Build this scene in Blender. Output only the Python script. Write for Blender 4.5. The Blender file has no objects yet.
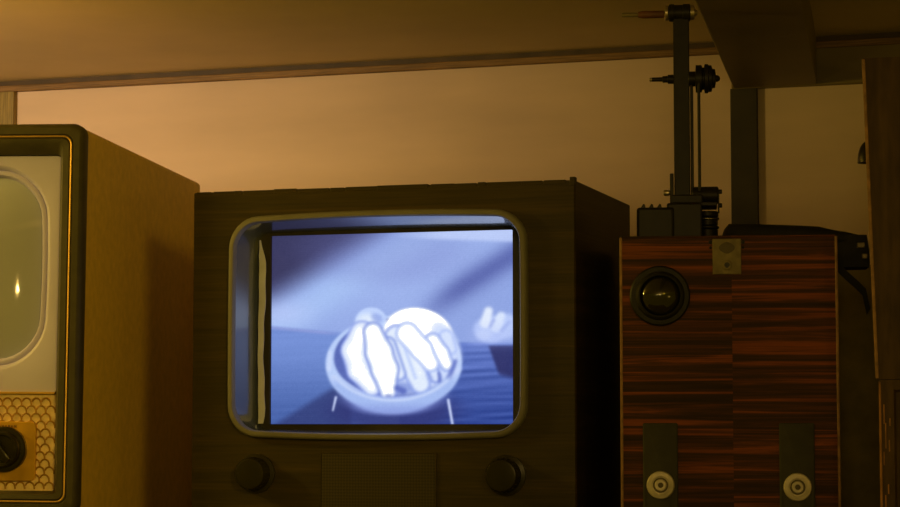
import bpy, bmesh, math, random
import numpy as np
from mathutils import Vector, Matrix
random.seed(4)
SC = bpy.context.scene
COL = SC.collection
R = math.radians

# ------------------------------------------------------------------ camera
cd = bpy.data.cameras.new('camera')
cd.sensor_width = 36.0
cd.lens = 2150 * 36.0 / 900
cam = bpy.data.objects.new('camera', cd)
COL.objects.link(cam)
cam.location = (0, 0, 1.7)
cam.rotation_euler = (R(90) + math.atan(170.5 / 2150), 0, 0)
cd.clip_start = 0.02
SC.camera = cam

# ------------------------------------------------------------------ world, lights, exposure
w = bpy.data.worlds.new('room_glow')
SC.world = w
w.use_nodes = True
bg = w.node_tree.nodes['Background']
bg.inputs[0].default_value = (1.0, 0.66, 0.0, 1)
bg.inputs[1].default_value = 0.115
SC.view_settings.view_transform = 'Standard'
SC.view_settings.look = 'None'
SC.view_settings.gamma = 1
SC.view_settings.exposure = 0.0
SC.view_settings.use_curve_mapping = False


def lamp(name, kind, loc, aim, energy, color, **kw):
    l = bpy.data.lights.new(name, kind)
    l.energy = energy
    l.color = color
    for k, v in kw.items():
        setattr(l, k, v)
    o = bpy.data.objects.new(name, l)
    COL.objects.link(o)
    o.location = loc
    if aim:
        o.rotation_euler = (Vector(aim) - Vector(loc)).to_track_quat('-Z', 'Y').to_euler()
    return o


KEY = lamp('wall_lamp_light', 'POINT', (-1.06, 2.33, 2.07), None, 13.0, (1.0, 0.68, 0.09), shadow_soft_size=0.06)
WASH = lamp('added_wall_wash', 'SPOT', (-1.06, 2.33, 2.07), (-1.0, 3.35, 1.90), 13.0, (1.0, 0.73, 0.72),
            spot_size=R(150), spot_blend=1.0, shadow_soft_size=0.06)  # added fill, no lamp of its own: brightens the left of the wall
SIDE = lamp('ceiling_spot_light', 'SPOT', (0.42, 0.35, 2.16), (-0.50, 2.55, 1.86), 62.0, (1.0, 0.63, 0.04),
            spot_size=R(34), spot_blend=1.0, shadow_soft_size=0.12)
BULB = lamp('front_bulb_light', 'POINT', (-0.45, 0.10, 1.97), None, 2.0, (1.0, 0.66, 0.18), shadow_soft_size=0.010)
SOFT_FILL = lamp('added_soft_fill', 'POINT', (0.02, 0.15, 2.05), None, 9.5, (1.0, 0.67, 0.20), shadow_soft_size=0.11)  # added soft fill, no real fixture: front light with blurred shadows
BULB2 = lamp('side_bulb_light', 'POINT', (1.30, 0.20, 1.77), None, 5.0, (1.0, 0.64, 0.10), shadow_soft_size=0.015)


# ------------------------------------------------------------------ materials
def new_mat(name):
    m = bpy.data.materials.new(name)
    m.use_nodes = True
    nt = m.node_tree
    return m, nt, nt.nodes['Principled BSDF']


def lin(c):
    return tuple(((v / 255.0) / 12.92 if v / 255.0 <= 0.04045 else ((v / 255.0 + 0.055) / 1.055) ** 2.4) for v in c)


def plain(name, col, rough=0.5, metal=0.0, var=0.25, scale=30.0, bump=0.0, stretch=(1, 1, 1), spec=0.5, coat=0.0):
    m, nt, p = new_mat(name)
    N, L = nt.nodes, nt.links
    tc = N.new('ShaderNodeTexCoord')
    mp = N.new('ShaderNodeMapping')
    mp.inputs['Scale'].default_value = stretch
    nz = N.new('ShaderNodeTexNoise')
    nz.inputs['Scale'].default_value = scale
    nz.inputs['Detail'].default_value = 5
    rp = N.new('ShaderNodeValToRGB')
    rp.color_ramp.elements[0].position = 0.3
    rp.color_ramp.elements[1].position = 0.7
    a = [c * (1 - var) for c in col]
    b = [min(1, c * (1 + var)) for c in col]
    rp.color_ramp.elements[0].color = (*a, 1)
    rp.color_ramp.elements[1].color = (*b, 1)
    L.new(tc.outputs['Object'], mp.inputs[0])
    L.new(mp.outputs[0], nz.inputs['Vector'])
    L.new(nz.outputs['Fac'], rp.inputs[0])
    L.new(rp.outputs[0], p.inputs['Base Color'])
    p.inputs['Roughness'].default_value = rough
    p.inputs['Metallic'].default_value = metal
    p.inputs['Specular IOR Level'].default_value = spec
    p.inputs['Coat Weight'].default_value = coat
    if bump:
        bp = N.new('ShaderNodeBump')
        bp.inputs['Strength'].default_value = bump
        bp.inputs['Distance'].default_value = 0.002
        L.new(nz.outputs['Fac'], bp.inputs['Height'])
        L.new(bp.outputs[0], p.inputs['Normal'])
    return m


def wood(name, stops, scale=(1.2, 1.2, 26), rough=0.5, distort=0.6, bump=0.15, seam=None, spec=0.4, fine=1.0):
    """horizontal figured grain; seam = x where two veneer leaves meet"""
    m, nt, p = new_mat(name)
    N, L = nt.nodes, nt.links
    tc = N.new('ShaderNodeTexCoord')
    vec = tc.outputs['Object']
    if seam is not None:
        sx = N.new('ShaderNodeSeparateXYZ')
        L.new(vec, sx.inputs[0])
        gt = N.new('ShaderNodeMath')
        gt.operation = 'GREATER_THAN'
        gt.inputs[1].default_value = seam
        L.new(sx.outputs[0], gt.inputs[0])
        sc_ = N.new('ShaderNodeVectorMath')
        sc_.operation = 'SCALE'
        sc_.inputs[0].default_value = (0.4, 0.0, 0.357)
        L.new(gt.outputs[0], sc_.inputs['Scale'])
        ad = N.new('ShaderNodeVectorMath')
        L.new(vec, ad.inputs[0])
        L.new(sc_.outputs[0], ad.inputs[1])
        vec = ad.outputs[0]
    mp = N.new('ShaderNodeMapping')
    mp.inputs['Scale'].default_value = scale
    L.new(vec, mp.inputs[0])
    n1 = N.new('ShaderNodeTexNoise')
    n1.inputs['Scale'].default_value = 2.2
    n1.inputs['Detail'].default_value = 6
    n1.inputs['Roughness'].default_value = 0.62
    n1.inputs['Distortion'].default_value = distort
    L.new(mp.outputs[0], n1.inputs['Vector'])
    rp = N.new('ShaderNodeValToRGB')
    cr = rp.color_ramp
    cr.elements[0].position, cr.elements[0].color = stops[0][0], (*stops[0][1], 1)
    cr.elements[1].position, cr.elements[1].color = stops[-1][0], (*stops[-1][1], 1)
    for pos, c in stops[1:-1]:
        e = cr.elements.new(pos)
        e.color = (*c, 1)
    L.new(n1.outputs['Fac'], rp.inputs[0])
    mp2 = N.new('ShaderNodeMapping')
    mp2.inputs['Scale'].default_value = (scale[0] * 6, scale[1] * 6, scale[2] * 9)
    L.new(vec, mp2.inputs[0])
    n2 = N.new('ShaderNodeTexNoise')
    n2.inputs['Scale'].default_value = 2.0
    n2.inputs['Detail'].default_value = 3
    L.new(mp2.outputs[0], n2.inputs['Vector'])
    mx = N.new('ShaderNodeMix')
    mx.data_type = 'RGBA'
    mx.blend_type = 'MULTIPLY'
    mx.inputs['Factor'].default_value = 0.7 * fine
    r2 = N.new('ShaderNodeValToRGB')
    r2.color_ramp.elements[0].position = 0.35
    r2.color_ramp.elements[0].color = (0.45, 0.45, 0.45, 1)
    r2.color_ramp.elements[1].position = 0.62
    L.new(n2.outputs['Fac'], r2.inputs[0])
    L.new(rp.outputs[0], mx.inputs['A'])
    L.new(r2.outputs[0], mx.inputs['B'])
    L.new(mx.outputs['Result'], p.inputs['Base Color'])
    p.inputs['Roughness'].default_value = rough
    p.inputs['Specular IOR Level'].default_value = spec
    if bump:
        bp = N.new('ShaderNodeBump')
        bp.inputs['Strength'].default_value = bump
        bp.inputs['Distance'].default_value = 0.001
        L.new(n2.outputs['Fac'], bp.inputs['Height'])
        L.new(bp.outputs[0], p.inputs['Normal'])
    return m


M = {}
M['wall'] = plain('wall_paint', (0.70, 0.53, 0.38), 0.75, var=0.07, scale=3.5, stretch=(1, 1, 5), bump=0.06)
M['ceiling'] = plain('ceiling_paint', (0.66, 0.53, 0.27), 0.7, var=0.08, scale=5, bump=0.05)
M['cornice'] = wood('cornice_wood', [(0.3, (0.20, 0.11, 0.035)), (0.7, (0.34, 0.20, 0.07))], (2, 2, 40), 0.6)
M['cornice_shade'] = plain('cornice_gap_shade', (0.07, 0.042, 0.015), 0.6)  # dark brown stands in for the shadow gap above the cornice
M['post_pale'] = wood('pale_post_wood', [(0.3, (0.26, 0.19, 0.05)), (0.7, (0.36, 0.27, 0.08))], (30, 30, 1.5), 0.6)
M['beam'] = plain('beam_paint', (0.20, 0.15, 0.035), 0.55, var=0.2, scale=6)
M['post_dark'] = plain('dark_post_paint', (0.032, 0.024, 0.006), 0.6)
M['gap_shade'] = plain('gap_shade_brown', (0.20, 0.16, 0.03), 0.7)  # colour of the added board that darkens the gap
M['shelf'] = wood('shelf_wood', [(0.3, (0.05, 0.03, 0.01)), (0.7, (0.10, 0.06, 0.02))], (1.5, 12, 12), 0.5)
M['tan'] = plain('tan_leathercloth', (0.60, 0.40, 0.07), 0.65, var=0.10, scale=90, bump=0.12, stretch=(1, 1, 1))
M['frame'] = plain('black_moulding', (0.040, 0.033, 0.016), 0.5, var=0.2, scale=60)
M['gold'] = plain('gold_wire', (0.55, 0.33, 0.09), 0.5, 0.7, var=0.12, scale=40)
M['mask'] = plain('grey_pink_mask', (0.385, 0.36, 0.78), 0.55, var=0.05, scale=20)
M['crt'] = plain('dead_tube_glass', (0.33, 0.35, 0.55), 0.04, var=0.04, scale=8, spec=0.6)
M['grille_cloth'] = plain('cream_grille_cloth', (0.74, 0.56, 0.42), 0.7, var=0.15, scale=160, bump=0.3)
M['lattice'] = plain('gold_lattice', (0.30, 0.145, 0.018), 0.55, 0.2, var=0.2, scale=80)
M['brass'] = plain('brass_plate', (0.62, 0.35, 0.05), 0.38, 0.6, var=0.15, scale=50)
M['black'] = plain('black_plastic', (0.016, 0.013, 0.004), 0.3, var=0.2, scale=50, spec=0.3)
M['mark'] = plain('dark_marking', (0.12, 0.045, 0.01), 0.6)
M['walnut'] = wood('dark_walnut', [(0.25, (0.022, 0.015, 0.003)), (0.5, (0.036, 0.024, 0.005)), (0.75, (0.066, 0.040, 0.009))],
                   (1.0, 1.0, 22), 0.45, 0.8)
M['bezel'] = plain('grey_bezel', (0.135, 0.128, 0.135), 0.6, var=0.1, scale=30)
M['cheek'] = plain('grey_surround', (0.065, 0.075, 0.05), 0.2, var=0.15, scale=30, spec=1.0, coat=0.7)
M['blackmask'] = plain('black_tube_mask', (0.025, 0.022, 0.018), 0.5)
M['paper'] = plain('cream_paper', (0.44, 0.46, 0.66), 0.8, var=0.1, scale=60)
M['zebrano'] = wood('zebrano_veneer', [(0.30, (0.026, 0.013, 0.003)), (0.44, (0.058, 0.022, 0.004)), (0.52, (0.11, 0.035, 0.006)),
                                       (0.60, (0.31, 0.078, 0.011)), (0.74, (0.075, 0.026, 0.005))],
                    (0.9, 0.9, 44), 0.6, 0.9, seam=0.1185, spec=0.2)
M['edge'] = plain('worn_edge', (0.30, 0.16, 0.06), 0.6, var=0.4, scale=90)
M['felt'] = plain('dark_green_leather', (0.026, 0.024, 0.006), 0.65, var=0.25, scale=70)
M['alu'] = plain('dull_aluminium', (0.60, 0.54, 0.46), 0.5, 0.35, var=0.2, scale=60)
M['alu_dark'] = plain('dark_ring', (0.11, 0.085, 0.035), 0.55, 0.2)
M['nickel'] = plain('aged_nickel', (0.21, 0.17, 0.08), 0.6, 0.4, var=0.3, scale=70)
M['lens_black'] = plain('lens_black', (0.013, 0.012, 0.003), 0.5, spec=0.25)
M['iron'] = plain('black_iron', (0.016, 0.013, 0.003), 0.45, 0.0, spec=0.25, var=0.25, scale=60)
M['steel'] = plain('worn_steel', (0.45, 0.38, 0.24), 0.35, 0.8, var=0.2, scale=60)
M['handle'] = plain('reddish_wood_grip', (0.16, 0.062, 0.02), 0.5)
M['cloth'] = plain('black_cloth', (0.022, 0.020, 0.008), 0.75, var=0.3, scale=50, bump=0.2)
M['buckle'] = plain('buckle_metal', (0.30, 0.24, 0.13), 0.5, 0.4)
M['oldwood'] = wood('old_brown_wood', [(0.25, (0.062, 0.036, 0.008)), (0.5, (0.092, 0.053, 0.012)), (0.75, (0.135, 0.078, 0.018))],
                    (9, 9, 1.2), 0.5, 0.5, spec=0.15)
M['weather'] = plain('worn_orange_edge', (0.30, 0.13, 0.02), 0.6, var=0.6, scale=60, stretch=(3, 3, 0.6))


def glass_mat():
    m, nt, p = new_mat('lens_glass')
    tc = nt.nodes.new('ShaderNodeTexCoord')
    nz = nt.nodes.new('ShaderNodeTexNoise')
    nz.inputs['Scale'].default_value = 40
    rp = nt.nodes.new('ShaderNodeValToRGB')
    rp.color_ramp.elements[0].color = (0.010, 0.009, 0.003, 1)
    rp.color_ramp.elements[1].color = (0.030, 0.026, 0.006, 1)
    nt.links.new(tc.outputs['Object'], nz.inputs['Vector'])
    nt.links.new(nz.outputs['Fac'], rp.inputs[0])
    nt.links.new(rp.outputs[0], p.inputs['Base Color'])
    p.inputs['Roughness'].default_value = 0.04
    p.inputs['Specular IOR Level'].default_value = 0.7
    return m


M['glass'] = glass_mat()


def speaker_mat():
    m, nt, p = new_mat('woven_speaker_cloth')
    N, L = nt.nodes, nt.links
    tc = N.new('ShaderNodeTexCoord')
    mp = N.new('ShaderNodeMapping')
    mp.inputs['Rotation'].default_value = (0, R(45), 0)
    ck = N.new('ShaderNodeTexChecker')
    ck.inputs['Scale'].default_value = 420
    ck.inputs['Color1'].default_value = (0.038, 0.027, 0.009, 1)
    ck.inputs['Color2'].default_value = (0.016, 0.012, 0.004, 1)
    L.new(tc.outputs['Object'], mp.inputs[0])
    L.new(mp.outputs[0], ck.inputs[0])
    L.new(ck.outputs[0], p.inputs['Base Color'])
    p.inputs['Roughness'].default_value = 0.8
    return m


M['speaker'] = speaker_mat()


# ------------------------------------------------------------------ mesh helpers
def obj(name, bm, mat, parent=None, smooth=False, angle=35):
    bmesh.ops.recalc_face_normals(bm, faces=bm.faces)
    me = bpy.data.meshes.new(name)
    bm.to_mesh(me)
    bm.free()
    if smooth:
        for f in me.polygons:
            f.use_smooth = True
        try:
            me.set_sharp_from_angle(angle=R(angle))
        except Exception:
            pass
    for x in (mat if isinstance(mat, (list, tuple)) else [mat]):
        me.materials.append(x)
    o = bpy.data.objects.new(name, me)
    COL.objects.link(o)
    if parent:
        o.parent = parent
    return o


def thing(name, label, cat, loc, yaw=0, group=None):
    o = bpy.data.objects.new(name, None)
    o.empty_display_size = 0.05
    COL.objects.link(o)
    o.location = loc
    o.rotation_euler = (0, 0, -R(yaw))
    o['label'] = label
    o['category'] = cat
    if group:
        o['group'] = group
    return o


def struct(name, bm, mat, **k):
    o = obj(name, bm, mat, **k)
    o['kind'] = 'structure'
    return o


def box(bm, x0, x1, y0, y1, z0, z1, bev=0.0, seg=2):
    r = bmesh.ops.create_cube(bm, size=1.0)
    vs = r['verts']
    for v in vs:
        v.co = Vector((x0 + (v.co.x + .5) * (x1 - x0), y0 + (v.co.y + .5) * (y1 - y0), z0 + (v.co.z + .5) * (z1 - z0)))
    if bev:
        es = list({e for v in vs for e in v.link_edges})
        bmesh.ops.bevel(bm, geom=es, offset=bev, segments=seg, affect='EDGES', profile=0.5)


def loop(x0, x1, z0, z1, y, r, n=8, m=10, bow=0.0, bowx=None):
    """rounded rectangle in the XZ plane, always the same number of points"""
    if bowx is None:
        bowx = bow
    pts = []
    cs = [(x1 - r, z1 - r, 0), (x0 + r, z1 - r, 90), (x0 + r, z0 + r, 180), (x1 - r, z0 + r, 270)]
    for i, (cx, cz, a0) in enumerate(cs):
        arc = [(cx + r * math.cos(R(a0 + 90 * k / n)), cz + r * math.sin(R(a0 + 90 * k / n))) for k in range(n + 1)]
        pts += arc
        nx, nz, na = cs[(i + 1) % 4]
        s = (nx + r * math.cos(R(na)), nz + r * math.sin(R(na)))
        e = arc[-1]
        pts += [(e[0] + (s[0] - e[0]) * k / m, e[1] + (s[1] - e[1]) * k / m) for k in range(1, m)]
    mx, mz, hx, hz = (x0 + x1) / 2, (z0 + z1) / 2, (x1 - x0) / 2, (z1 - z0) / 2
    out = []
    for x, z in pts:
        tx, tz = (x - mx) / hx, (z - mz) / hz
        out.append(Vector((x + bowx * tx * (1 - tz * tz), y, z + bow * tz * (1 - tx * tx))))
    return out


def loft(bm, loops, cap0=False, cap1=False, closed=True):
    rows = [[bm.verts.new(p) for p in lp] for lp in loops]
    n = len(rows[0])
    for a, b in zip(rows, rows[1:]):
        for i in range(n if closed else n - 1):
            j = (i + 1) % n
            try:
                bm.faces.new((a[i], a[j], b[j], b[i]))
            except ValueError:
                pass
    if cap0:
        bm.faces.new(rows[0])
    if cap1:
        bm.faces.new(list(reversed(rows[-1])))
    return rows


def lathe(bm, prof, mat4, n=28, cap=True):
    """prof: (radius, height) along local Z; mat4 puts it in place"""
    loops = []
    for r, h in prof:
        loops.append([mat4 @ Vector((r * math.cos(2 * math.pi * k / n), r * math.sin(2 * math.pi * k / n), h)) for k in range(n)])
    loft(bm, loops, cap0=cap and prof[0][0] > 1e-6, cap1=cap and prof[-1][0] > 1e-6)


def facing(x, y, z):        # lathe axis pointing out of a front face (towards -Y)
    return Matrix.Translation((x, y, z)) @ Matrix.Rotation(R(90), 4, 'X')


def along_x(x, y, z):
    return Matrix.Translation((x, y, z)) @ Matrix.Rotation(R(90), 4, 'Y')


def upright(x, y, z):
    return Matrix.Translation((x, y, z))


def tube(bm, pts, r, n=8, closed=False):
    pts = [Vector(p) for p in pts]
    loops = []
    N = len(pts)
    for i, p in enumerate(pts):
        if closed:
            t = pts[(i + 1) % N] - pts[i - 1]
        else:
            t = pts[min(i + 1, N - 1)] - pts[max(i - 1, 0)]
        t.normalize()
        up = Vector((0, 1, 0)) if abs(t.y) < 0.9 else Vector((1, 0, 0))
        a = t.cross(up).normalized()
        b = t.cross(a).normalized()
        rr = r[i] if isinstance(r, (list, tuple)) else r
        loops.append([p + a * rr * math.cos(2 * math.pi * k / n) + b * rr * math.sin(2 * math.pi * k / n) for k in range(n)])
    if closed:
        loops.append(loops[0])
    loft(bm, loops, cap0=not closed, cap1=not closed)


B = bmesh.new
ZS = 1.56          # top of the shelf everything stands on


# ------------------------------------------------------------------ the setting
WY = R(-18)
WM = Matrix.Translation((0, 3.1, 0)) @ Matrix.Rotation(WY, 4, 'Z')


def wall_local(o):
    o.matrix_world = WM
    return o


bm = B(); box(bm, -1.8, 1.8, 0, 0.08, 0.0, 2.40)
wall_local(struct('wall_back', bm, M['wall']))
bm = B(); box(bm, -1.8, 1.8, -3.2, 0.0, 2.2320, 2.40)
wall_local(struct('ceiling', bm, M['ceiling']))
bm = B()
box(bm, -1.7, 1.7, -0.011, 0.0, 2.2150, 2.2245, 0.0015)
wall_local(struct('trim_1', bm, M['cornice']))
bm = B()
box(bm, -1.7, 1.7, -0.007, 0.0, 2.2245, 2.2320)  # strip painted dark as the shaded recess under the ceiling
wall_local(struct('trim_2', bm, M['cornice_shade']))
bm = B(); box(bm, -0.7345, -0.7085, -0.012, 0.0, 1.5, 2.2150, 0.001)
wall_local(struct('trim_3', bm, M['post_pale']))
# dark upright on the wall below the ceiling beam
bm = B(); box(bm, 0.4125, 0.4500, -0.009, 0.0, 1.5, 2.1650, 0.001)
wall_local(struct('trim_4', bm, M['post_dark']))
# board along the wall, right of the upright
bm = B(); box(bm, 0.4150, 1.5, -0.012, 0.0, 2.1640, 2.2150, 0.001)
wall_local(struct('trim_5', bm, M['beam']))
# ceiling beam running towards the room
bm = B(); box(bm, -0.0575, 0.0575, -1.9, 0.04, 2.1650, 2.2320, 0.002)
o = struct('trim_6', bm, M['beam'])
o.location = (0.448, 2.94, 0)
o.rotation_euler = (0, 0, R(-11.3))
# added dark board low on the wall, in place of shade beside the case
bm = B(); box(bm, 0.22, 1.5, -0.016, 0.0, ZS, 1.9150, 0.001)
wall_local(struct('trim_7', bm, M['gap_shade']))
# shelf
bm = B(); box(bm, -1.5, 1.3, -0.85, -0.02, ZS - 0.035, ZS, 0.003)
wall_local(struct('trim_8', bm, M['shelf']))
bm = B(); box(bm, -1.8, 1.8, -3.2, 0.08, -0.05, 0.0)
wall_local(struct('floor', bm, M['oldwood']))

# ------------------------------------------------------------------ left television
LT = thing('television_set', 'tan-sided television with a blank greenish tube, grey mask and gold-lined black front frame',
           'television', (-0.4122, 2.417, ZS), 6.1)
LT.rotation_euler[1] = R(0.4)
X0, X1, ZT, ZB = -0.377, -0.0055, 2.0400 - ZS, 1.598 - ZS
D = 0.60
bm = B()
loft(bm, [loop(X0 + .002, X1 - .002, .012, ZT - .002, 0.020, 0.010),
          loop(X0 + .001, X1 - .001, .011, ZT - .001, D - 0.004, 0.006),
          loop(X0 + .006, X1 - .006, .016, ZT - .006, D, 0.004)], cap1=True)
obj('cabinet', bm, M['tan'], LT, True)


def ins(dx, dt, db, y, r):
    return loop(X0 + dx, X1 - dx, ZB + db, ZT - dt, y, r)


bm = B()
loft(bm, [ins(.003, .003, .003, 0.022, .012), ins(0.0, 0.0, 0.0, 0.018, .014), ins(0.0, 0.0, 0.0, 0.006, .014), ins(.002, .002, .002, 0.0015, .014),
          ins(.005, .005, .005, -0.001, .013), ins(.0120, .0122, .0122, -0.001, .010), ins(.0132, .0135, .0135, 0.0008, .010),
          ins(.0160, .0165, .0165, 0.0008, .009), ins(.0172, .018, .018, -0.001, .008), ins(.024, .024, .0225, 0.000, .006),
          ins(.0292, .0345, .0265, 0.010, .004), ins(.0294, .0347, .0267, 0.030, .004)])
fr = obj('front_frame', bm, M['frame'], LT, True)
bm = B()
tube(bm, ins(.0146, .015, .015, -0.0004, .0095), 0.0010, 8, True)
obj('gold_trim', bm, M['gold'], fr, True)
# mask with the tube opening
SX0, SX1, SZ0, SZ1 = -0.321, -0.0625, 1.7745 - ZS, 1.9800 - ZS
MZ0 = 1.7355 - ZS
bm = B()


def sc(d, y, r, b=0.004):
    return loop(SX0 - d, SX1 + d, SZ0 - d, SZ1 + d, y, r, bow=b)


loft(bm, [loop(X0 + .030, X1 - .030, MZ0, ZT - .0355, 0.0145, 0.004), sc(.0125, 0.0145, .056), sc(.010, 0.0155, .054),
          sc(.0065, 0.0235, .050), sc(.0040, 0.0220, .048), sc(.0015, 0.0225, .046), sc(-.0005, 0.027, .045), sc(-.002, 0.036, .045)])
obj('screen_mask', bm, M['mask'], LT, True, 50)
bm = B()
loft(bm, [loop(-0.1917 - 0.1310 * s, -0.1917 + 0.1310 * s, 0.3172 - 0.1035 * s, 0.3172 + 0.1035 * s,
               0.031 - 0.019 * (1 - s * s), .045 * s, bow=.004 * s) for s in (1, .95, .88, .8, .7, .6, .5, .4, .3, .2, .1, .02)], cap1=True)
obj('picture_tube', bm, M['crt'], LT, True, 80)
# divider strip
bm = B()
box(bm, X0 + .031, X1 - .031, 0.010, 0.018, MZ0 - .0022, MZ0 + .0004, 0.0004)
obj('divider_strip', bm, M['gold'], LT)
# grille
GZ0, GZ1 = ZB + .026, MZ0 - .002
bm = B(); box(bm, X0 + .031, X1 - .031, 0.016, 0.024, GZ0, GZ1)
gr = obj('speaker_grille', bm, M['grille_cloth'], LT)
bm = B()
cw, chh = 0.0112, 0.0086
row = 0
z = GZ1 - .003
while z > GZ0 + .002:
    x = X1 - .0365 - (cw / 2 if row % 2 else 0)
    while x > X0 + .038:
        pts = [(x + cw / 2 * math.cos(R(a)), 0.0148, z + chh * 0.82 * math.sin(R(a))) for a in range(-8, 181, 27)]
        pts = [p for p in pts if GZ0 + .001 < p[2] < GZ1 - .001]
        if len(pts) > 2:
            tube(bm, pts, 0.0010, 5)
        x -= cw
    z -= chh
    row += 1
obj('grille_lattice', bm, M['lattice'], gr, True)
# control plates with their knobs (the right one shows)
for cx in (-0.0922, -0.2880):
    bm = B()
    loft(bm, [loop(cx - .0346, cx + .0346, 0.0753, 0.1422, 0.016, .006), loop(cx - .0346, cx + .0346, 0.0753, 0.1422, 0.0112, .006),
              loop(cx - .0338, cx + .0338, 0.0761, 0.1414, 0.0105, .0055)], cap1=True)
    pl = obj('control_plate', bm, M['brass'], LT, True, 30)
    pl['label'] = 'brass control plate'
    kz = 1.6709 - ZS
    bm = B()
    T = facing(cx, 0.0105, kz)
    lathe(bm, [(.0255, 0), (.0255, .006), (.0240, .0075), (.0205, .008), (.0200, .016), (.0185, .018), (.0165, .018), (.0155, .0165), (.0, .0165)], T, 40)
    kb = obj('knob', bm, M['black'], pl, True, 30)
    bm = B()
    box(bm, -.0042, .0042, -.0095, 0.0, -.0165, .0165, .0016)
    bmesh.ops.transform(bm, matrix=Matrix.Translation((cx, -0.0055, kz)) @ Matrix.Rotation(R(-38), 4, 'Y'), verts=bm.verts)
    obj('knob_pointer', bm, M['black'], pl, True)
    # the dial wording, worn to small dark strokes
    bm = B()
    for k in range(8):
        xx = cx - .016 + k * .0037
        hgt = (0.0026, 0.0030, 0.0024, 0.0030, 0.0028, 0.0030, 0.0026, 0.0030)[k]
        box(bm, xx, xx + .0009, 0.0101, 0.0106, 0.1352, 0.1352 + hgt)
        box(bm, xx + .0016, xx + .0024, 0.0101, 0.0106, 0.1352, 0.1352 + hgt)
        if k % 2:
            box(bm, xx, xx + .0024, 0.0101, 0.0106, 0.1352 + hgt * .4, 0.1352 + hgt * .65)
    obj('dial_marking', bm, M['mark'], pl)
for sx in (X0 + .03, X1 - .03):
    for sy in (0.05, D - 0.06):
        bm = B(); lathe(bm, [(.014, 0), (.016, .014)], upright(sx, sy, 0), 16)
        obj('foot', bm, M['black'], LT, True)

# ------------------------------------------------------------------ middle television
MT = thing('television_set', 'dark walnut television showing a bowl of bananas in bluish black and white',
           'television', (0.1357, 2.32, ZS), 17.0)
TX0, TX1, TT, TD = -0.4492, 0.0, 1.9642 - ZS, 0.285
BX0, BX1, BZ0, BZ1 = -0.4018, -0.0536, 1.6865 - ZS, 1.9328 - ZS
bm = B()
ro = 0.0018
loft(bm, [loop(TX0 + .006, TX1 - .006, .004, TT - .006, TD, ro), loop(TX0, TX1, 0, TT, TD - .006, ro),
          loop(TX0, TX1, 0, TT, 0.002, ro), loop(TX0 + .0015, TX1 - .0015, .0015, TT - .0015, 0, ro),
          loop(BX0 + .004, BX1 - .004, BZ0 + .004, BZ1 - .004, 0, .032, bow=.0045, bowx=.001),
          loop(BX0 + .004, BX1 - .004, BZ0 + .004, BZ1 - .004, 0.07, .032, bow=.0045, bowx=.001),
          loop(TX0 + .01, TX1 - .01, .01, TT - .01, 0.09, ro)], cap0=True)
cab = obj('cabinet', bm, M['walnut'], MT, True, 20)
# chipped veneer along the top front edge and a lifted corner
bm = B()
x = TX0 + .004
while x < TX1 - .012:
    ln = random.uniform(.008, .045)
    h = random.choice((.0003, .0006, .0010, .0013, .0005))
    box(bm, x, min(x + ln, TX1 - .002), -0.0004, 0.010, TT - .004, TT + h, .0003, 1)
    x += ln + random.choice((0, 0, .002, .004))
box(bm, TX1 - .006, TX1 + .0002, -0.0006, 0.008, TT - .006, TT + .0035, .0006, 1)
obj('veneer_edge', bm, M['walnut'], cab)
# bezel
bm = B()


def bz(d, y, r, b=.0045, dz=None):
    dz = d if dz is None else dz
    return loop(BX0 + d, BX1 - d, BZ0 + dz, BZ1 - dz, y, r, bow=b, bowx=.001, m=14)


loft(bm, [bz(0.0, 0.001, .034), bz(0.0, -.006, .034), bz(.0012, -.0090, .033), bz(.0032, -.0100, .031), bz(.0062, -.0100, .029),
          bz(.0072, -.0085, .028), bz(.0075, 0.0, .0275)])
obj('screen_bezel', bm, M['bezel'], MT, True, 50)
FX0, FX1, FZ0, FZ1 = -0.3868, -0.0790, 1.6945 - ZS, 1.9195 - ZS
bm = B()
la = bz(.0074, -.002, .0275)
lb = loop(FX0, FX1, FZ0, FZ1, .053, .010, bow=.001, m=14)
loft(bm, [[p_.lerp(q_, k / 8) for p_, q_ in zip(la, lb)] for k in range(9)])
obj('screen_surround', bm, M['cheek'], MT, True, 50)
# black mask round the picture, with a ragged inner top edge
PX0, PX1, PZ0, PZ1 = -0.3728, -0.0845, 1.7000 - ZS, 1.9166 - ZS
bm = B()
loft(bm, [loop(FX0 - .002, FX1 + .002, FZ0 - .002, FZ1 + .002, .0505, .006), loop(PX0 - .0006, PX1 + .0005, PZ0 - .0006, PZ1 - .0002, .0495, .0012),
          loop(PX0, PX1, PZ0, PZ1, .0515, .001)])
obj('tube_mask', bm, M['blackmask'], MT)
# torn paper strip at the left of the picture
bm = B()
ls, rs = [], []
for k in range(25):
    t = k / 24
    zz = FZ0 + .006 + t * (FZ1 - FZ0 - .014)
    wob = .0012 * math.sin(t * 9 + 1) + .0006 * math.sin(t * 31)
    wd = .0068 - .0045 * max(0, (t - .9) / .1) - .002 * max(0, (.08 - t) / .08)
    ls.append((PX0 - .0125 + wob * .4 + .001 * (t > .93), zz))
    rs.append((PX0 - .0125 + wd + wob, zz))
loft(bm, [[Vector((a[0], .0420, a[1])), Vector((b[0], .0440, b[1])), Vector((b[0], .0446, b[1])), Vector((a[0], .0427, a[1]))] for a, b in zip(ls, rs)],
     cap0=True, cap1=True)
ps = obj('paper_strip', bm, M['paper'], MT)
ps['label'] = 'torn cream paper strip'


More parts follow.
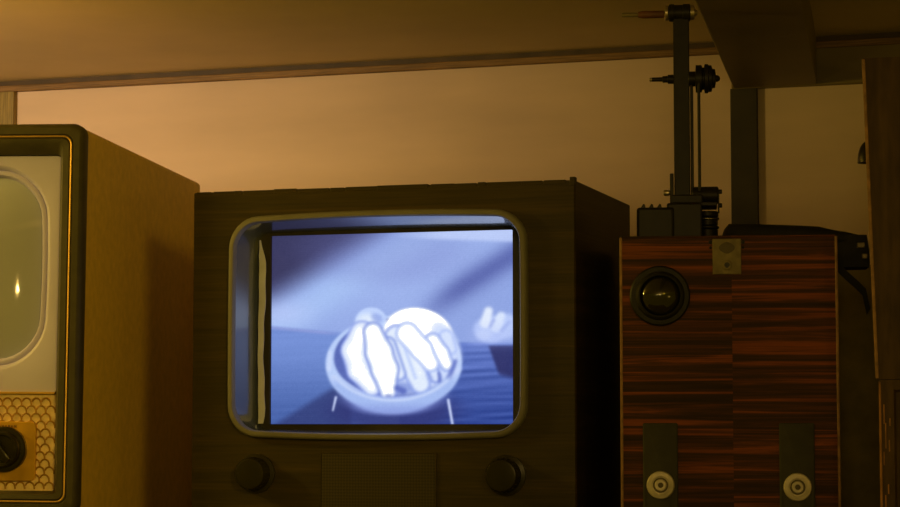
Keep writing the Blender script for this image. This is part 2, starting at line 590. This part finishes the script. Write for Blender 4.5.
# --- the television picture, painted procedurally (photo pixel coordinates)
def picture(w, h):
    ux = np.linspace(271.0, 511.5, w)[None, :].repeat(h, 0)
    vy = np.linspace(424.5, 232.5, h)[:, None].repeat(w, 1)
    rng = np.random.default_rng(3)

    def sm(a, b, x):
        t = np.clip((x - a) / (b - a), 0, 1)
        return t * t * (3 - 2 * t)
    img = np.zeros((h, w, 3))
    img[:] = (142, 164, 226)

    def put(mask, c):
        nonlocal img
        mk = np.clip(mask, 0, 1)[..., None]
        img = img * (1 - mk) + np.array(c, float) * mk

    def capsule(x0, y0, x1, y1, r0, r1, c, soft=2.0, a=1.0):
        dx, dy = x1 - x0, y1 - y0
        t = np.clip(((ux - x0) * dx + (vy - y0) * dy) / (dx * dx + dy * dy + 1e-9), 0, 1)
        d = np.hypot(ux - x0 - t * dx, vy - y0 - t * dy) - (r0 + (r1 - r0) * t)
        put(a * sm(soft, -soft, d), c)

    def ell(cx, cy, rx, ry, c, soft=.06, a=1.0, rot=0.0):
        ca, sa = math.cos(R(rot)), math.sin(R(rot))
        X, Y = (ux - cx) * ca + (vy - cy) * sa, -(ux - cx) * sa + (vy - cy) * ca
        d = np.sqrt((X / rx) ** 2 + (Y / ry) ** 2) - 1
        put(a * sm(soft, -soft, d), c)
    # backdrop: soft diagonal bands of light
    d1 = (vy - 308) + (ux - 270) * 0.605         # lower-left to upper-right
    put(0.75 * np.exp(-((d1 - 22) / 26) ** 2), (172, 200, 248))
    put(0.55 * np.exp(-((d1 - 66) / 44) ** 2) * sm(300, 400, ux), (166, 188, 242))
    put(0.97 * sm(10, -34, d1) * sm(440, 370, ux), (54, 54, 92))
    d2 = (vy - 259) + (ux - 511) * 0.62
    put(0.78 * np.exp(-((d2 + 1) / 15) ** 2) * sm(405, 465, ux), (78, 90, 162))
    put(0.45 * sm(46, 20, np.hypot((ux - 385) / 2.4, (vy - 250))) * 0.6, (112, 120, 190))
    put(0.85 * sm(244, 239, vy - (ux - 450) * 0.06) * sm(385, 450, ux), (192, 208, 250))
    put(0.5 * sm(330, 280, ux) * np.exp(-((vy - 312) / 14) ** 2), (190, 204, 250))
    # table
    edge = np.where(ux < 400, 325 + (ux - 272) * 0.105, 343.5 + (ux - 460) * 0.03)
    tab = sm(-1.6, 1.6, vy - edge)
    grain = np.zeros((h, w))
    for k in range(9):
        f = rng.uniform(.25, 1.1)
        grain += np.sin((vy + 0.06 * ux + 2.2 * np.sin(ux * rng.uniform(.02, .06) + k)) * f + rng.uniform(0, 6)) / 9
    tc = np.zeros((h, w, 3))
    tc[:] = np.where((ux < 400)[..., None], np.array((116, 144, 214)), np.array((94, 118, 196)))
    tc += (grain * 26 * sm(420, 460, ux) + grain * 5)[..., None] * np.array((1, 1, 1.1))
    tc -= (sm(336, 428, vy) * 46)[..., None]
    img = img * (1 - tab[..., None]) + tc * tab[..., None]
    put(tab * sm(3.2, .4, np.abs(vy - edge - 1)) * sm(350, 320, ux) * .7, (150, 160, 220))
    # shadows on the table
    put(.8 * sm(5, -5, (vy - 420) - (ux - 282) * -0.62) * 0, (0, 0, 0))
    sh = sm(-5, 5, (vy - 418) + (ux - 285) * 0.62) * sm(-4, 4, 352 - ux)
    put(.7 * sh * sm(380, 392, vy), (44, 54, 110))
    ell(394, 410, 62, 22, (46, 52, 116), .35, .75)
    put(.9 * sm(-2, 2, ux - 487 + (vy - 347) * -.35) * sm(-1.5, 1.5, vy - 347) * sm(4, -4, vy - 376 - (ux - 500) * .3), (42, 46, 100))
    # bright object on the right
    ell(490, 331, 17, 13, (186, 204, 252), .22, .95)
    ell(505, 328, 10, 12, (190, 208, 253), .3, .9)
    capsule(484, 325, 487, 313, 5, 4, (226, 236, 255), 2.5)
    capsule(494, 328, 499, 318, 6, 4, (216, 229, 255), 2.5)
    capsule(489, 328, 492, 322, 1.2, 1.2, (132, 150, 222), 2.5, .7)
    capsule(500, 332, 507, 324, 1.5, 1.0, (140, 158, 226), 2.5, .6)
    ell(483, 336, 7, 5, (206, 221, 255), .6, .8)
    put(.35 * sm(460, 480, ux) * np.exp(-((vy - 338) / 10) ** 2), (170, 186, 244))
    # legs of the bowl
    capsule(337, 397, 334, 410, 1.2, .8, (206, 218, 255), .9)
    capsule(448, 400, 452, 424, 1.3, 1.1, (206, 218, 255), .9)
    # bowl
    ell(394, 363.5, 67.5, 47.5, (184, 206, 250), .025)
    ell(394, 396, 48, 17, (136, 152, 226), .3, .8)
    ell(392, 407, 30, 7, (156, 172, 240), .5, .6)
    ell(396, 357.5, 61.0, 39, (88, 106, 182), .03)
    capsule(331, 352, 330, 368, 1.4, 2.2, (212, 224, 255), 2, .7)
    capsule(335, 378, 366, 398, 2.5, 3.5, (218, 228, 255), 3, .75)
    capsule(380, 401, 420, 400, 3, 3, (200, 213, 254), 4, .6)
    capsule(430, 396, 458, 370, 2.5, 2.5, (204, 217, 254), 3, .7)
    # fruit
    def banana(pts, rad, c=(255, 255, 255), edge=(146, 168, 238), e=1.6, hl=None):
        for k in range(len(pts) - 1):
            capsule(*pts[k], *pts[k + 1], rad[k] + e * .6, rad[k + 1] + e * .6, edge, 1.8, .9)
        for k in range(len(pts) - 1):
            capsule(*pts[k], *pts[k + 1], rad[k] - e, rad[k + 1] - e, c, 2.6)
        if hl:
            for k in range(len(pts) - 1):
                capsule(*pts[k], *pts[k + 1], rad[k] * .45, rad[k + 1] * .3, hl, 5.0, .95)
    ell(403, 358, 54, 36, (206, 221, 255), .09)
    ell(398, 388, 26, 6, (120, 142, 216), .5, .7)
    ell(372, 321, 15.5, 13.5, (192, 212, 254), .1)
    ell(368, 323, 10, 9, (226, 238, 255), .5)
    ell(378, 318, 6, 4, (132, 154, 224), .6, .6, 30)
    ell(419, 335, 34.5, 26, (255, 255, 255), .06, 1, 14)
    ell(446, 344, 11, 22, (206, 221, 255), .3, .9, -28)
    banana([(446, 338), (451, 350)], [7, 5], (214, 227, 255), (168, 188, 246), 1.2)
    banana([(433, 342), (441, 354), (447, 365)], [8, 8, 6.5], (236, 244, 255), (140, 162, 234), 1.4, (255, 255, 255))
    banana([(426, 352), (436, 378)], [6, 5], (216, 229, 255), (120, 142, 220), 1.4)
    banana([(398, 338), (410, 358), (421, 384)], [12.5, 13, 9.5], (226, 237, 255), (136, 158, 232), 1.5)
    capsule(404, 344, 416, 378, 1.0, 1.2, (176, 196, 250), 2.2, .8)
    capsule(409, 341, 421, 374, 2.2, 1.2, (240, 247, 255), 3.5, .8)
    banana([(408, 334), (422, 350), (431, 364)], [11, 10.5, 8], (244, 249, 255), (156, 178, 242), 1.2, (255, 255, 255))
    banana([(363, 333), (355, 350), (360, 370), (373, 387)], [12, 12.5, 11.5, 9], (226, 236, 255), (140, 160, 232), 1.4, (255, 255, 255))
    banana([(388, 346), (400, 374)], [9, 6.5], (214, 228, 255), (124, 146, 222), 1.4, (244, 249, 255))
    banana([(374, 332), (380, 352), (386, 370), (389, 391)], [9.5, 13.5, 13.5, 8.5], (240, 247, 255), (118, 140, 220), 1.4, (255, 255, 255))
    capsule(398, 388, 404, 391, 2.6, 3.2, (88, 106, 190), 2.4, .9)
    capsule(388, 396, 391, 396, 1.5, 1.5, (110, 128, 206), 2.0, .8)
    capsule(439, 374, 440, 382, 1.2, 1.8, (92, 110, 194), 2.0, .8)
    capsule(455, 362, 449, 378, 1.8, 2.4, (92, 110, 194), 2.2, .8)
    # front rim over the fruit
    t = sm(.06, -.06, np.sqrt(((ux - 394) / 67) ** 2 + ((vy - 362) / 50.5) ** 2) - 1) * sm(-.04, .05, np.sqrt(((ux - 394) / 62) ** 2 + ((vy - 353) / 44.5) ** 2) - 1) * sm(372, 386, vy)
    put(t, (164, 188, 242))
    put(t * np.exp(-((np.sqrt(((ux - 394) / 62) ** 2 + ((vy - 353) / 44.5) ** 2) - 1.06) / .035) ** 2) * .6, (216, 228, 255))
    put(t * sm(400, 412, vy) * .5, (120, 136, 214))
    for _ in range(2):                                    # the soft focus of the tube
        pad = np.pad(img, ((1, 1), (1, 1), (0, 0)), mode='edge')
        img = (pad[:-2, 1:-1] + pad[2:, 1:-1] + pad[1:-1, :-2] + pad[1:-1, 2:] + 2 * pad[1:-1, 1:-1]) / 6
    # scan noise and edge fall-off of the tube
    img += rng.normal(0, 2.0, (h, w, 1)) + 2.0 * np.sin(vy * 3.1)[..., None]
    s = np.clip(img, 0, 255) / 255.0
    l = np.where(s <= .04045, s / 12.92, ((s + .055) / 1.055) ** 2.4)
    hot = sm(.92, 1.0, s.min(axis=2))[..., None]          # the overexposed whites of the tube
    return l * (1 + 2.0 * hot)


PW, PH = 292, 232
pic = picture(PW, PH)
gx = np.linspace(PX0 - .001, PX1 + .001, PW)
gz = np.linspace(PZ0 - .001, PZ1 + .001, PH)
cx_, cz_ = (PX0 + PX1) / 2, (PZ0 + PZ1) / 2
vs = [(float(x), 0.0520 + 0.010 * (((x - cx_) / .145) ** 2 + ((z - cz_) / .108) ** 2) * 0.12, float(z)) for z in gz for x in gx]
fs = [(j * PW + i, j * PW + i + 1, (j + 1) * PW + i + 1, (j + 1) * PW + i) for j in range(PH - 1) for i in range(PW - 1)]
me = bpy.data.meshes.new('picture_tube')
me.from_pydata(vs, [], fs)
at = me.color_attributes.new('picture', 'FLOAT_COLOR', 'POINT')
rgba = np.ones((PH * PW, 4), dtype=np.float32)
rgba[:, :3] = pic.reshape(-1, 3)
at.data.foreach_set('color', rgba.ravel())
for f in me.polygons:
    f.use_smooth = True
m, nt, p = new_mat('lit_tube')
an = nt.nodes.new('ShaderNodeVertexColor')
an.layer_name = 'picture'
p.inputs['Base Color'].default_value = (0.01, 0.01, 0.012, 1)
p.inputs['Roughness'].default_value = 0.35
p.inputs['Specular IOR Level'].default_value = 0.2
nt.links.new(an.outputs['Color'], p.inputs['Emission Color'])
p.inputs['Emission Strength'].default_value = 1.0
me.materials.append(m)
o = bpy.data.objects.new('picture_tube', me)
COL.objects.link(o)
o.parent = MT
o['label'] = 'lit bluish picture of bananas in a bowl'
# loudspeaker grille below the picture
bm = B(); box(bm, -0.2918, -0.1585, -0.0012, 0.002, 0.030, 1.6680 - ZS, 0.0008)
sg = obj('speaker_grille', bm, M['speaker'], MT)
bm = B()
loft(bm, [loop(-.2930, -.1573, .028, 1.6692 - ZS, 0.0, .002), loop(-.2930, -.1573, .028, 1.6692 - ZS, -.0016, .002),
          loop(-.2915, -.1588, .0303, 1.6677 - ZS, -.0016, .001), loop(-.2915, -.1588, .0303, 1.6677 - ZS, -.0008, .001)])
obj('grille_frame', bm, M['walnut'], sg)
for kx in (-0.3692, -0.0782):
    kz = 1.6445 - ZS
    bm = B()
    lathe(bm, [(.0222, 0), (.0222, .003), (.0180, .004), (.0178, .019), (.0165, .0215), (.0140, .0222), (.0, .0215)], facing(kx, 0, kz), 40)
    kb = obj('knob', bm, M['black'], MT, True, 30)
    bm = B()
    for k in range(24):
        a = 2 * math.pi * k / 24
        tube(bm, [(kx + .0180 * math.cos(a), -.005, kz + .0180 * math.sin(a)), (kx + .0180 * math.cos(a), -.0195, kz + .0180 * math.sin(a))], .0007, 5)
    obj('knob_ribs', bm, M['black'], kb, True)

# ------------------------------------------------------------------ wooden projector case
PC = thing('projector_case', 'striped reddish wood projector case with round lens and two pale metal buttons',
           'case', (0.1825, 2.3, ZS), 6)
CW, CT, CDp = 0.2297, 1.9002 - ZS, 0.22
bm = B(); box(bm, 0, CW, 0, CDp, 0, CT, 0.002, 2)
obj('case_body', bm, M['zebrano'], PC)
for ex, nm in ((0.0, 'edge_strip'), (CW, 'edge_strip')):
    bm = B()
    s = 1 if ex == 0 else -1
    xa, xb = sorted((ex - s * .0006, ex + s * .0022))
    box(bm, xa, xb, -.0007, .004, .001, CT - .0008, .0005, 1)
    obj(nm, bm, M['edge'], PC)
bm = B(); box(bm, .0015, CW - .0015, -.0004, CDp - .001, CT - .0015, CT + .0006, .0004, 1)
obj('top_panel', bm, M['zebrano'], PC)
# the lens
lx, lz = 0.0423, 1.8365 - ZS
bm = B()
lathe(bm, [(.0322, 0), (.0322, .003), (.0305, .0045), (.0262, .0048), (.0250, .007), (.0230, .0082), (.0216, .0078), (.0210, .0045), (.0208, .0)], facing(lx, 0, lz), 56, cap=False)
lr = obj('lens_ring', bm, M['lens_black'], PC, True, 25)
bm = B()
lathe(bm, [(.0209, .0020)] + [(.0209 * math.cos(R(a)), .0020 + .0120 * math.sin(R(a))) for a in range(8, 90, 8)] + [(0, .0140)],
      facing(lx, 0, lz), 40, cap=False)
obj('lens_glass', bm, M['glass'], lr, True, 80)
for k in range(6):
    a = R(60 * k + 90)
    bm = B(); lathe(bm, [(.0012, 0), (.0012, .0008), (.0, .0010)], facing(lx + .0284 * math.cos(a), -.0046, lz + .0284 * math.sin(a)), 10)
    obj('screw', bm, M['iron'], lr, True)
# the lock plate
px0, px1, pz0, pz1 = .0985, .1288, 1.8590 - ZS, 1.8972 - ZS
bm = B(); box(bm, px0, px1, -.0022, .001, pz0, pz1, .0007)
lp = obj('lock_plate', bm, M['nickel'], PC)
lp['label'] = 'brassy metal lock plate with keyhole'
pcx = (px0 + px1) / 2
bm = B()
n = 32
loops = []
for s, y in ((1, -.0020), (1, -.0026), (.86, -.0028)):
    lp_ = []
    for k in range(n):
        a = 2 * math.pi * k / n
        rr = (.0062 + .0022 * abs(math.cos(a)) ** 6) * s
        lp_.append(Vector((pcx + rr * math.cos(a), y, pz1 - .0098 + rr * math.sin(a))))
    loops.append(lp_)
loft(bm, loops, cap1=True)
obj('catch', bm, M['alu_dark'], lp, True)
bm = B(); lathe(bm, [(.0056, 0), (.0056, .0008), (.0046, .0014), (.0030, .0014)], facing(pcx, -.0022, pz0 + .0098), 28, cap=False)
obj('keyhole_ring', bm, M['nickel'], lp, True)
bm = B(); lathe(bm, [(.0031, 0), (.0031, .0006), (0, .0006)], facing(pcx, -.0022, pz0 + .0106), 16)
box(bm, pcx - .0013, pcx + .0013, -.0028, -.0022, pz0 + .0055, pz0 + .0105)
obj('keyhole', bm, M['blackmask'], lp)
for sx in (px0 - .002, px1 + .002):
    bm = B(); lathe(bm, [(.0022, 0), (.0020, .0014), (0, .0018)], facing(sx, 0, pz1 - .0035), 12)
    obj('screw', bm, M['iron'], lp, True)
    bm = B(); lathe(bm, [(.0016, 0), (.0014, .0010), (0, .0014)], facing(sx, 0, pz1 - .0095), 12)
    obj('screw', bm, M['iron'], lp, True)
# leather tabs with metal buttons
for bx_, z_ in ((0.0415, 1.6354), (0.1850, 1.6337)):
    bm = B()
    loft(bm, [loop(bx_ - .0185, bx_ + .0185, .035, 1.7011 - ZS, 0.0005, .002), loop(bx_ - .0185, bx_ + .0185, .035, 1.7011 - ZS, -.0022, .002),
              loop(bx_ - .0172, bx_ + .0172, .0363, 1.6998 - ZS, -.0030, .002)], cap1=True)
    tb = obj('leather_tab', bm, M['felt'], PC, True, 30)
    bm = B()
    lathe(bm, [(.0146, 0), (.0148, .003), (.0138, .0048), (.0095, .0056), (.0080, .0050), (.0066, .0050), (.0056, .0062), (.0030, .0062), (.0028, .0040), (0, .0040)],
          facing(bx_, -.0030, z_ - ZS), 44)
    bt = obj('button', bm, M['alu'], tb, True, 25)
    bm = B(); lathe(bm, [(.0029, 0), (.0029, .0008), (0, .0008)], facing(bx_, -.0068, z_ - ZS), 16)
    lathe(bm, [(.0080, .0003), (.0080, .0008), (.0066, .0008), (.0066, .0003)], facing(bx_, -.0078, z_ - ZS), 32, cap=False)
    obj('button_eye', bm, M['alu_dark'], tb)

# ------------------------------------------------------------------ reel arm on the case
RY = 0.115
RA = thing('reel_arm', 'tall black iron reel arm with pulleys standing on the striped wooden case', 'film equipment',
           (0.1825 + RY * math.sin(R(6)), 2.3 + RY * math.cos(R(6)), CT + ZS + .0006), 6)


def zz(zw):
    return zw - (CT + ZS + .0006)


bm = B()
box(bm, .0165, .0580, -.030, .030, 0, zz(1.9405), .003)
for k in range(3):
    xx = .0235 + k * .0090
    loft(bm, [[Vector((xx - .0036, y_, zz(1.9385))), Vector((xx + .0036, y_, zz(1.9385))), Vector((xx + .002, y_, zz(1.9440))), Vector((xx + .0004, y_, zz(1.9446)))] for y_ in (-.028, .028)],
         cap0=True, cap1=True)
box(bm, .0500, .0890, -.026, .026, 0, zz(1.9455), .002)
box(bm, .0560, .1060, -.022, .022, zz(1.9420), zz(1.9468), .001)
box(bm, .0840, .1060, -.020, .020, 0, .005, .001)
base = obj('base', bm, M['iron'], RA)
bm = B()
for z0, z1, r in ((.005, .0165, .0112), (.0170, .0200, .0127), (.0205, .0272, .0112), (.0278, .0300, .0127), (.0305, .0365, .0120)):
    lathe(bm, [(r - .001, z0), (r, z0 + .0008), (r, z1 - .0008), (r - .001, z1)], upright(.0955, -.004, 0), 32)
obj('guide_roller', bm, M['iron'], RA, True, 30)
bm = B(); lathe(bm, [(.0129, .0274), (.0129, .0278)], upright(.0955, -.004, 0), 32)
obj('roller_rim', bm, M['steel'], RA)
# clamp and drive housing at the foot of the arm
bm = B()
box(bm, .0535, .0578, -.010, .012, zz(1.9440), zz(1.9805), .001)
box(bm, .0535, .0900, -.014, .014, zz(1.9440), zz(1.9560), .0015)
br = obj('bracket', bm, M['iron'], RA)
bm = B()
lathe(bm, [(0, 0), (.0030, .0006), (.0036, .003), (.0034, .0065), (.0026, .0075), (.0026, .0100)], along_x(.0460, -.004, zz(1.9590)), 18)
obj('clamp_bolt', bm, M['steel'], br, True)
bm = B()
lathe(bm, [(.0085, 0), (.0098, .0012), (.0098, .0285), (.0085, .0298)], along_x(.0780, 0, zz(1.9562)), 28)
lathe(bm, [(.0026, 0), (.0026, .0035), (.0018, .0040)], along_x(.1077, -.002, zz(1.9600)), 12)
lathe(bm, [(.0026, 0), (.0026, .0035), (.0018, .0040)], along_x(.1077, -.002, zz(1.9445)), 12)
tube(bm, [(.1076, -.008, zz(1.9580)), (.1076, -.008, zz(1.9350))], .0009, 6)
obj('drive_housing', bm, M['iron'], RA, True, 30)
# the upright
bm = B()
box(bm, .0585, .0765, -.006, .006, zz(1.9460), zz(2.1630), .0012)
up = obj('upright', bm, M['iron'], RA)
bm = B()
box(bm, .0770, .0805, -.005, .005, zz(1.9560), zz(2.0820), .0008)
obj('rail', bm, M['iron'], RA)
# head with the upper spindle
bm = B()
lathe(bm, [(.0078, 0), (.0098, .0010), (.0100, .0060), (.0092, .0065), (.0092, .0160), (.0100, .0165), (.0100, .0235), (.0090, .0245)],
      along_x(.0535, -.001, zz(2.1642)), 28)
hd = obj('head', bm, M['iron'], RA, True, 30)
bm = B(); lathe(bm, [(.0070, 0), (.0086, .0010), (.0086, .0038), (.0078, .0045)], along_x(.0490, -.001, zz(2.1642)), 24)
obj('collar', bm, M['steel'], hd, True)
bm = B(); lathe(bm, [(.0080, 0), (.0086, .0006), (.0082, .0045), (.0045, .0055), (.0030, .0080), (0, .0085)], along_x(.0778, -.001, zz(2.1642)), 24)
obj('end_nut', bm, M['steel'], hd, True)
bm = B(); lathe(bm, [(0, 0), (.0034, .0008), (.0044, .0060), (.0042, .0290), (.0030, .0310)], along_x(.0185, -.001, zz(2.1630)), 20)
obj('crank_grip', bm, M['handle'], hd, True)
bm = B(); lathe(bm, [(.0022, 0), (.0026, .0010), (.0026, .0180)], along_x(.0010, -.001, zz(2.1630)), 14)
obj('spindle_tip', bm, M['nickel'], hd, True)
# middle spindle
bm = B()
lathe(bm, [(0, 0), (.0022, .0006), (.0024, .0040), (.0026, .0140), (.0038, .0146), (.0038, .0200), (.0052, .0206), (.0052, .0270)], along_x(.0318, -.001, zz(2.0885)), 20)
sp = obj('spindle', bm, M['iron'], RA, True, 30)
bm = B(); lathe(bm, [(0, 0), (.0020, .0004), (.0024, .0020), (.0024, .0030)], along_x(.0312, -.001, zz(2.0885)), 14)
obj('spindle_tip', bm, M['steel'], sp, True)
bm = B()
lathe(bm, [(.0075, 0), (.0085, .0008), (.0085, .0080), (.0155, .0086), (.0155, .0150), (.0125, .0160), (.0125, .0178), (.0165, .0186), (.0165, .0222), (.0150, .0232),
           (.0150, .0262), (.0110, .0272), (.0105, .0302), (.0040, .0312), (.0036, .0335), (.0020, .0355), (0, .0360)], along_x(.0750, -.001, zz(2.0885)), 36)
obj('pulley', bm, M['iron'], RA, True, 30)
bm = B()
tube(bm, [(.0868, -.0135, zz(2.0900)), (.0868, -.0135, zz(1.9600))], .0016, 6)
tube(bm, [(.0868, .0115, zz(2.0900)), (.0868, .0115, zz(1.9600))], .0016, 6)
obj('drive_belt', bm, M['cloth'], RA, True)

# ------------------------------------------------------------------ black bag on the case
BG = thing('soft_bag', 'soft black bag lying on the back of the striped case, strap hanging down', 'bag',
           (0.1825 + .17 * math.sin(R(6)), 2.3 + .17 * math.cos(R(6)), CT + ZS + .0006), 6)
bm = B()
prof = [(.113, .010, .006, .010), (.115, .012, .010, .020), (.120, .0142, .0138, .030), (.150, .0138, .0136, .034), (.175, .0132, .0130, .034), (.200, .0124, .0122, .034),
        (.220, .0116, .0114, .033), (.238, .0098, .0098, .030), (.252, .0080, .0085, .028), (.264, .0066, .0080, .026), (.272, .0050, .0070, .022), (.276, .0040, .003, .010)]
loops = []
for x, zc, h, dph in prof:
    lp_ = []
    for k in range(18):
        a = 2 * math.pi * k / 18
        c_, s_ = math.cos(a), math.sin(a)
        lp_.append(Vector((x, dph * math.copysign(abs(c_) ** .7, c_), zc + h * math.copysign(abs(s_) ** .8, s_) + .0006 * math.sin(x * 210 + k))))
    loops.append(lp_)
loft(bm, loops, cap0=True, cap1=True)
body = obj('bag_body', bm, M['cloth'], BG, True, 60)
bm = B()
loops = []
for zc, a, b in ((.012, .2335, .2740), (-.005, .2325, .2765), (-.020, .2325, .2770), (-.0245, .2335, .2760)):
    loops.append([Vector((a, -.024, zc)), Vector(((a + b) / 2, -.028, zc)), Vector((b, -.024, zc)), Vector((b, .020, zc)), Vector(((a + b) / 2, .024, zc)), Vector((a, .020, zc))])
loft(bm, loops, cap0=True, cap1=True)
obj('flap', bm, M['cloth'], body, True)
bm = B()
pts = [(.2360, -.0285, -.018), (.2420, -.030, -.026), (.2520, -.030, -.036), (.2620, -.029, -.045), (.2700, -.027, -.053), (.2750, -.020, -.075)]
loops = []
for p_ in pts:
    loops.append([Vector((p_[0] - .002, p_[1], p_[2] - .0038)), Vector((p_[0] + .002, p_[1], p_[2] + .0038)),
                  Vector((p_[0] + .002, p_[1] + .0016, p_[2] + .0038)), Vector((p_[0] - .002, p_[1] + .0016, p_[2] - .0038))])
loft(bm, loops, cap0=True, cap1=True)
obj('strap', bm, M['cloth'], BG, True)
for x_, z_, w_ in ((.2670, .0000, .0045), (.2710, -.0125, .0032)):
    bm = B(); box(bm, x_ - w_, x_ + w_, -.0300, -.0250, z_ - .0030, z_ + .0030, .001)
    obj('buckle', bm, M['buckle'], body)

# ------------------------------------------------------------------ stacked wooden cabinets at the right edge
ox, oy = 0.4319, 2.2


def cabinet(name, label, x_off, z0, z1, dep):
    t = thing(name, label, 'cabinet', (ox + x_off, oy, z0), 14)
    h = z1 - z0
    W_ = 0.30
    bm = B(); box(bm, 0, W_, 0.004, dep, 0, h, .002)
    obj('cabinet_body', bm, M['oldwood'], t)
    return t, h, W_


def lean(top, amount, h):
    """the cabinet is slightly out of square: its top stands further left"""
    for c in [top] + list(top.children):
        if c.type == 'MESH':
            for v in c.data.vertices:
                v.co.x += amount * v.co.z / h


C1, h1, w1 = cabinet('wooden_cabinet', 'brown wooden cabinet with worn left edge, upper of the two stacked at the right edge', 0.0042, 1.7455, 2.0773, 0.28)
C2, h2, w2 = cabinet('wooden_cabinet', 'dark wooden cabinet with orange worn corner, below the brown cabinet at the right edge', 0.0068, ZS, 1.7450, 0.27)
# upper: front frame, panel, edge bead, side knob
bm = B()
loft(bm, [loop(0, w1, 0, h1, .006, .001), loop(0, w1, 0, h1, -.001, .001), loop(.045, w1 - .03, .045, h1 - .045, -.001, .001), loop(.048, w1 - .033, .048, h1 - .048, .004, .001)])
obj('front_frame', bm, M['oldwood'], C1)
bm = B(); box(bm, -.0012, .0022, -.0022, .003, .001, h1 - .001, .0008)
obj('edge_bead', bm, M['edge'], C1)
bm = B()
loops = []
kz = 1.9725 - 1.7455
for k in range(9):
    a = R(90 * k / 8)
    loops.append([Vector((-.0125 * math.cos(a) * math.sin(R(180 * j / 12)) + 0.0005, .035 + .0135 * math.cos(a) * math.cos(R(180 * j / 12)), kz + .0235 * math.sin(a))) for j in range(13)])
rows = loft(bm, loops, closed=False)
bm.faces.new(rows[0])
bmesh.ops.remove_doubles(bm, verts=bm.verts, dist=1e-6)
kn = obj('side_knob', bm, M['black'], C1, True, 60)
kn['label'] = 'small black domed fitting on the side'
lean(C1, -.0091, h1)
# lower: front panel and worn corner
bm = B()
loft(bm, [loop(0, w2, 0, h2, .006, .001), loop(0, w2, 0, h2, -.001, .001), loop(.014, w2 - .014, .02, h2 - .010, -.001, .001), loop(.016, w2 - .016, .022, h2 - .012, .002, .001)])
obj('front_frame', bm, M['oldwood'], C2)
bm = B(); box(bm, -.0008, .0016, -.0018, .003, .001, h2 - .002, .0006)
obj('edge_bead', bm, M['weather'], C2)
bm = B()
for x_, z_, l_ in ((.004, .150, .020), (.0055, .128, .026), (.0035, .105, .014), (.009, .118, .012), (.0045, .060, .016), (.0075, .074, .010), (.010, .142, .008)):
    box(bm, x_ - .0006, x_ + .0008, -.0014, 0, z_ - l_ / 2, z_ + l_ / 2, .0003, 1)
obj('scuffed_edge', bm, M['weather'], C2)
